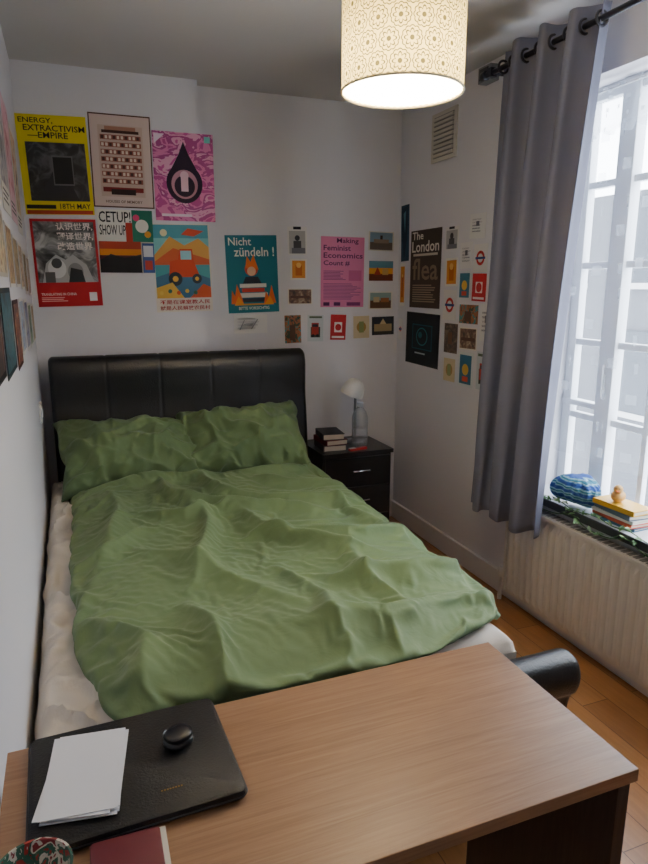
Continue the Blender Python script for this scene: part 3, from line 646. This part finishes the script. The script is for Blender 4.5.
sheet=mat('cotton_sheet','#d6ccbf',.85,bump=.2,bscale=200)
def mf(s,t):
    x=MX0+(MX1-MX0)*s; y=MY0+(MY1-MY0)*t
    ex=min(x-MX0,MX1-x,y-MY0,MY1-y); r=.05
    z=MZ-(r-math.sqrt(max(0,r*r-(r-ex)**2)) if ex<r else 0)
    wr=.008*abs(nz(x*9+2*nz(x*3,y*3),y*5))+.006*nz(x*5,y*3.5,3)
    lf_=0
    if x<.15:
        rr=1-abs(nz(x*7+1.5*nz(x*4,y*3,8)+y*3,y*5-x*4,6))*5
        r2=1-abs(nz(x*10-y*4,y*8+x*6,16))*6
        lf_=.024*max(0,rr)+.012*max(0,r2)+.018*nz(x*8,y*6,12)
    k=min(1,ex/.03)
    return (x+ (.012*nz(y*7,2,2) if x<-.1 else 0)*(1-k)+0,y,z+(wr+lf_)*max(.25,k))
b=MB(); b.grid(mf,140,240,sheet)
b.box((MX0,MY0,.2),(MX1,MY1,MZ-.05),sheet)
par(b.obj('mattress',smooth=True,angle=60),bed)
green=bpy.data.materials.new('green_cotton'); green.use_nodes=True; nt=green.node_tree; bs=nt.nodes['Principled BSDF']; bs.inputs['Roughness'].default_value=.75; bs.inputs['Sheen Weight'].default_value=.1
tc=nt.nodes.new('ShaderNodeTexCoord'); n=nt.nodes.new('ShaderNodeTexNoise'); n.inputs['Scale'].default_value=3; mx=nt.nodes.new('ShaderNodeMix'); mx.data_type='RGBA'; mx.inputs[6].default_value=lin('#657b50'); mx.inputs[7].default_value=lin('#596d45')
n2=nt.nodes.new('ShaderNodeTexNoise'); n2.inputs['Scale'].default_value=14; n2.inputs['Detail'].default_value=4; n2.inputs['Distortion'].default_value=1.5; bp=nt.nodes.new('ShaderNodeBump'); bp.inputs['Strength'].default_value=.3; bp.inputs['Distance'].default_value=.01
for q in (n,n2): nt.links.new(tc.outputs['Object'],q.inputs[0])
nt.links.new(n.outputs[0],mx.inputs[0]); nt.links.new(mx.outputs[2],bs.inputs['Base Color']); nt.links.new(n2.outputs[0],bp.inputs['Height']); nt.links.new(bp.outputs[0],bs.inputs['Normal'])
for o in (duvet,pil1,pil2): o.data.materials.clear(); o.data.materials.append(green)

# ---------------------------------------------------------------- nightstand
blk=mat('black_laminate','#17171b',.35)
b=MB(); NX0,NX1,NY0,NY1,NZ=1.30,1.735,3.34,3.735,.52
b.box((NX0,NY0+.02,FZ),(NX1,NY1,NZ-.02),blk).box((NX0-.008,NY0,NZ-.022),(NX1+.008,NY1,NZ),blk)
hm=mat('chrome','#d8d8da',.15,1)
for i in range(3):
    z1=NZ-.035-i*.18; z0=z1-.17
    b.box((NX0+.012,NY0+.004,z0),(NX1-.012,NY0+.02,z1),blk)
    zc=(z0+z1)/2+.01; xc=(NX0+NX1)/2+.01
    pts=[(xc-.055,NY0+.004,zc),(xc-.05,NY0-.02,zc)]+[(xc-.05+.1*k/6,NY0-.022-.004*math.sin(math.pi*k/6),zc) for k in range(7)]+[(xc+.055,NY0+.004,zc)]
    b.tube(pts,.005,hm,8)
b.obj('nightstand',bevel=.003)
def books(name,items,x,y,z,parent=None):
    b=MB(); pg=mat('book_pages','#ddd5c4',.8); zz=z
    for (w,d,t,c,rot,dx,dy) in items:
        m=mat('cover_'+c.strip('#'),c,.45); M=Matrix.Translation((x+dx,y+dy,zz))@Matrix.Rotation(math.radians(rot),4,'Z')
        b.box((-w/2,-d/2,0),(w/2,d/2,.003),m,M).box((-w/2,-d/2,t-.003),(w/2,d/2,t),m,M).box((-w/2,-d/2,0),(-w/2+.004,d/2,t),m,M)
        b.box((-w/2+.003,-d/2+.004,.003),(w/2-.004,d/2-.004,t-.003),pg,M); zz+=t+.0005
    return b.obj(name)
books('book_stack',[(.14,.2,.035,'#3a3436',-4,0,0),(.135,.195,.03,'#6e1f22',3,.002,0),(.13,.19,.035,'#1c1c22',-7,0,.005)],1.40,3.50,NZ)
lw_=mat('lamp_white','#e8e6e2',.35); 
b=MB().lathe([(.001,0),(.055,0),(.056,.01),(.03,.018),(.012,.022),(.001,.022)],mat('lamp_base_grey','#8d8f93',.35,.4),c=(1.60,3.59,NZ),n=32,cap=False)
pts=[(1.60,3.59,NZ+.02),(1.60,3.59,NZ+.2),(1.60,3.585,NZ+.27),(1.585,3.57,NZ+.31)]
b.tube(pts,.008,mat('lamp_base_grey','#8d8f93',.35,.4),10)
R=Euler((math.radians(12),math.radians(18),0)).to_matrix().to_4x4()
b.lathe([(.070,-.045),(.069,-.02),(.062,.012),(.042,.042),(.015,.056),(.001,.058)],lw_,M=R,c=(1.575,3.55,NZ+.345),n=36,cap=False)
b.lathe([(.067,-.044),(.062,-.01),(.038,.034),(.001,.05)],lw_,M=R,c=(1.575,3.55,NZ+.343),n=36,cap=False)
b.obj('table_lamp',smooth=True,fix=False)
pl=mat('clear_plastic','#f2f6f8',.06,trans=.85)
b=MB().lathe([(.001,0),(.044,0),(.047,.006),(.047,.05),(.043,.055),(.047,.06),(.047,.11),(.043,.115),(.047,.12),(.047,.18),(.035,.215),(.017,.24),(.017,.255)],pl,c=(1.575,3.46,NZ),n=28,cap=False)
b.lathe([(.019,.245),(.019,.27),(.001,.27)],mat('bottle_cap','#cfd8e4',.4),c=(1.575,3.46,NZ),n=20,cap=False)
b.obj('water_bottle',smooth=True,fix=False,solid=.0015)
b=MB().box((-.06,-.012,0),(.06,.012,.015),mat('red_plastic','#b3202a',.35)).box((-.06,-.012,.015),(-.02,.012,.018),mat('white_label','#e9e9e9',.4))
b.obj('stapler',loc=(1.53,3.385,NZ),rot=(0,0,.2),bevel=.004)

# ---------------------------------------------------------------- desk
dt=wood('desk_oak','#8b6649','#a68161',(1.2,30,30),.36,1.0); dside=wood('desk_side','#43322a','#564235',(14,14,1),.5)
DX0,DX1,DY0,DY1,DZ=-.145,.765,.627,1.02,.74
de=empty('desk',((DX0+DX1)/2,(DY0+DY1)/2,FZ))
par(MB().box((DX0,DY0,DZ-.022),(DX1,DY1,DZ),dt).obj('desktop',bevel=.0015),de)
b=MB().box((DX1-.03,DY0+.008,FZ),(DX1-.006,DY1-.008,DZ-.022),dside).box((DX0+.006,DY0+.008,FZ),(DX0+.03,DY1-.008,DZ-.022),dside).box((DX0+.03,DY1-.03,.35),(DX1-.03,DY1-.012,DZ-.022),dside)
par(b.obj('legs_and_back',bevel=.001),de)
slm=mat('sleeve_leather','#0e0e10',.5,bump=.25,bscale=300,spec=.3)
b=MB()
def rrect(x0,y0,x1,y1,r,n=6):
    out=[]
    for cx,cy,a in ((x1-r,y1-r,0),(x0+r,y1-r,90),(x0+r,y0+r,180),(x1-r,y0+r,270)):
        for k in range(n+1):
            t=math.radians(a+90*k/n); out.append((cx+r*math.cos(t),cy+r*math.sin(t)))
    return out
def slab(b,x0,y0,x1,y1,r,z0,z1,m,bv=.004):
    rings=[(bv,z0),(0,z0+bv),(0,z1-bv),(bv*.3,z1-bv*.3),(bv,z1)]
    vs=[];n_=None
    for ins,z in rings:
        q=rrect(x0+ins,y0+ins,x1-ins,y1-ins,max(r-ins,.001)); n_=len(q); vs+=[(x,y,z) for x,y in q]
    fs=[(j*n_+i,j*n_+(i+1)%n_,(j+1)*n_+(i+1)%n_,(j+1)*n_+i) for j in range(len(rings)-1) for i in range(n_)]
    fs.append(tuple(range(n_))[::-1]); fs.append(tuple((len(rings)-1)*n_+i for i in range(n_)))
    b.add(vs,fs,m)
slab(b,-.147,-.119,.147,.119,.014,0,.018,slm,.006)
q=rrect(-.1475,-.1195,.1475,.1195,.014); b.tube([(x,y,.009) for x,y in q]+[(q[0][0],q[0][1],.009)],.0012,mat('zip_dark','#303034',.4),6)
gold=mat('gold_foil','#b08a4a',.35,.8)
for k in range(8): b.box((.03+k*.004,-.075,.018),(.0325+k*.004,-.0725,.0184),gold)
b.obj('laptop_sleeve',smooth=True,loc=(.039,.900,DZ),rot=(0,0,math.radians(1.5)),angle=40)
pw=mat('white_paper','#e9e9ec',.7)
b=MB()
for i in range(8):
    a=math.radians(random.uniform(-4.5,4.5)); dx,dy=random.uniform(-.005,.005),random.uniform(-.006,.006)
    b.box((-.050,-.084,i*.0012),(.050,.084,i*.0012+.0009),pw,Matrix.Translation((dx,dy,0))@Matrix.Rotation(a,4,'Z'))
b.obj('paper_stack',loc=(-.028,.900,DZ+.0185),rot=(0,0,math.radians(-9)))
b=MB(); cb=mat('matte_black','#111113',.35); slab(b,-.023,-.020,.023,.020,.017,0,.015,cb,.006); slab(b,-.0225,-.0195,.0225,.0195,.017,.0155,.022,cb,.006)
b.obj('earbud_case',smooth=True,loc=(.110,.918,DZ+.0182),rot=(0,0,.4),angle=60)
b=MB(); mm=mat('maroon_cover','#5a1622',.5); slab(b,-.045,-.085,.045,.085,.006,0,.012,mm,.002)
b.box((.044,-.083,.002),(.052,.083,.010),mat('book_pages','#ddd5c4',.8))
b.obj('notebook',loc=(.015,.690,DZ),rot=(0,0,math.radians(-1)),smooth=True,angle=30)
tinm=photo('patterned_glaze',['#7c1c22','#c7c2b4','#2c5a48','#9c2a24','#d8d2c4'],40,4)
b=MB().lathe([(.001,0),(.028,0),(.03,.006),(.042,.03),(.046,.045),(.043,.045),(.038,.03),(.026,.01),(.001,.008)],tinm,n=40,cap=False)
b.obj('trinket_bowl',smooth=True,loc=(-.092,.727,DZ),fix=False)
b=MB().lathe([(.001,.56),(.10,.56),(.115,.575),(.118,.595),(.108,.612),(.001,.617)],leather,c=(.45,.50,0),n=40,cap=False)
for k in range(4):
    a=math.pi/4+k*math.pi/2; b.tube([(.45+.07*math.cos(a),.50+.07*math.sin(a),.565),(.45+.12*math.cos(a),.50+.12*math.sin(a),FZ)],.012,met,10)
b.torus((.45,.50,.2),.10,.006,met,'z')
b.obj('bar_stool',smooth=True,angle=50)

# ---------------------------------------------------------------- sill objects
kb=bpy.data.materials.new('knit_stripes'); kb.use_nodes=True; nt=kb.node_tree; bs=nt.nodes['Principled BSDF']; bs.inputs['Roughness'].default_value=.9
tc=nt.nodes.new('ShaderNodeTexCoord'); wv=nt.nodes.new('ShaderNodeTexWave'); wv.bands_direction='Z'; wv.inputs['Scale'].default_value=10; wv.inputs['Distortion'].default_value=3.5
cr=nt.nodes.new('ShaderNodeValToRGB'); cr.color_ramp.interpolation='CONSTANT'; cr.color_ramp.elements[0].color=lin('#24488c'); cr.color_ramp.elements[1].color=lin('#5f90a8'); cr.color_ramp.elements[1].position=.4
e=cr.color_ramp.elements.new(.75); e.color=lin('#9cb2b8'); e=cr.color_ramp.elements.new(.87); e.color=lin('#2e6f86')
n2=nt.nodes.new('ShaderNodeTexVoronoi'); n2.inputs['Scale'].default_value=90; bp=nt.nodes.new('ShaderNodeBump'); bp.inputs['Strength'].default_value=.8; bp.inputs['Distance'].default_value=.005
nt.links.new(tc.outputs['Object'],n2.inputs[0]); nt.links.new(n2.outputs[0],bp.inputs['Height']); nt.links.new(bp.outputs[0],bs.inputs['Normal'])
nt.links.new(tc.outputs['Object'],wv.inputs[0]); nt.links.new(wv.outputs[0],cr.inputs[0]); nt.links.new(cr.outputs[0],bs.inputs['Base Color'])
b=MB()
def hf(s,t):
    a=2*math.pi*s; ph=math.pi*t; r=math.sin(ph)**.65*(1+.06*math.sin(a*14))*(1+.10*math.sin(a*3+1))
    z=math.cos(ph)+.2*math.sin(a*2+1)*math.sin(ph)+.1*math.sin(a*5)*math.sin(ph)
    return (.084*r*math.cos(a),.112*r*math.sin(a),.066*(z*.9+1.0))
b.grid(hf,180,30,kb)
b.obj('knitted_hat',smooth=True,loc=(1.955,2.07,SZ+.008),rot=(0,.1,0),fix=False,angle=180)
books('magazine_stack',[(.10,.21,.012,'#3c6a8c',4,0,0),(.10,.21,.015,'#c8543a',-3,0,0),(.105,.205,.012,'#e6e2da',2,0,0),(.10,.20,.018,'#5a6a7c',-4,0,.004),(.105,.20,.02,'#d9a92c',3,0,0)],1.985,1.85,SZ)
b=MB(); yk=mat('duck_tan','#c99a52',.45)
def ball(c,r,m,sx=1,sy=1,sz=1,n=20):
    b.lathe([(max(.0005,r*math.sin(math.pi*k/12)),-r*math.cos(math.pi*k/12)*sz) for k in range(13)],m,M=Matrix.Diagonal((sx,sy,1,1)),c=c,n=n,cap=False)
ball((0,0,.02),.028,yk,1,1.35,.85); ball((0,-.020,.052),.018,yk); ball((0,-.040,.049),.007,mat('duck_bill','#c8622c',.4),1.1,1.3,.5); ball((0,.036,.032),.009,yk,1,1.4,1)
ball((.007,-.035,.058),.0022,cb); ball((-.007,-.035,.058),.0022,cb)
b.obj('rubber_duck',smooth=True,loc=(1.98,1.87,SZ+.0830),rot=(0,0,-.9),fix=False)
lf=[mat('ivy_leaf','#3f6b35',.5),mat('ivy_leaf_light','#6f9560',.5),mat('ivy_leaf_pale','#a9bf95',.5)]
b=MB(); path=[]
for k in range(61):
    t=k/60; y=2.34-t*1.2; path.append((1.908+.006*math.sin(t*19),y,SZ+.008+.006*math.sin(t*40)))
b.tube(path,.002,lf[0],6)
path2=[(1.888+.003*math.sin(k),2.32-.9*k/40,SZ-.01-.035*abs(math.sin(k/40*math.pi*3))) for k in range(41)]
b.tube(path2,.002,lf[0],6)
LEAF=[(0,0),(.4,-.15),(.55,.25),(.25,.4),(0,1),(-.25,.4),(-.55,.25),(-.4,-.15)]
for P_,cnt in ((path,60),(path2,40)):
    for i in range(cnt):
        q=Vector(random.choice(P_)); sc=random.uniform(.018,.032)
        R=Euler((random.uniform(-.7,.7),random.uniform(-.9,.3),random.uniform(1.2,4.6))).to_matrix()
        q+=Vector((random.uniform(-.015,-.002),random.uniform(-.01,.01),random.uniform(.002,.015)))
        vs=[q+R@Vector((u*sc,v*sc,.12*sc*(1-abs(u)*2))) for u,v in LEAF]
        b.add(vs,[tuple(range(8))],random.choice(lf))
b.obj('ivy_garland',fix=False)

# ---------------------------------------------------------------- light & world
w=bpy.data.worlds.new('overcast_sky'); bpy.context.scene.world=w; w.use_nodes=True; nt=w.node_tree
bg=nt.nodes['Background']; bg.inputs['Color'].default_value=(.84,.91,1,1); bg.inputs['Strength'].default_value=16.0
al=bpy.data.lights.new('window_portal','AREA'); al.shape='RECTANGLE'; al.size=WY1-WY0; al.size_y=WZ1-WZ0; al.cycles.is_portal=True
ao=bpy.data.objects.new('window_portal',al); COL.objects.link(ao); ao.location=(2.17,(WY0+WY1)/2,(WZ0+WZ1)/2); ao.rotation_euler=(math.radians(90),0,math.radians(90))

cam=bpy.data.cameras.new('camera'); co=bpy.data.objects.new('camera',cam); COL.objects.link(co)
cam.sensor_fit='VERTICAL'; cam.sensor_height=24; cam.lens=650/864*24; cam.clip_start=.01
co.location=(0,0,CH); co.rotation_euler=(math.radians(90-12.74),0,math.radians(-21.25))
bpy.context.scene.camera=co
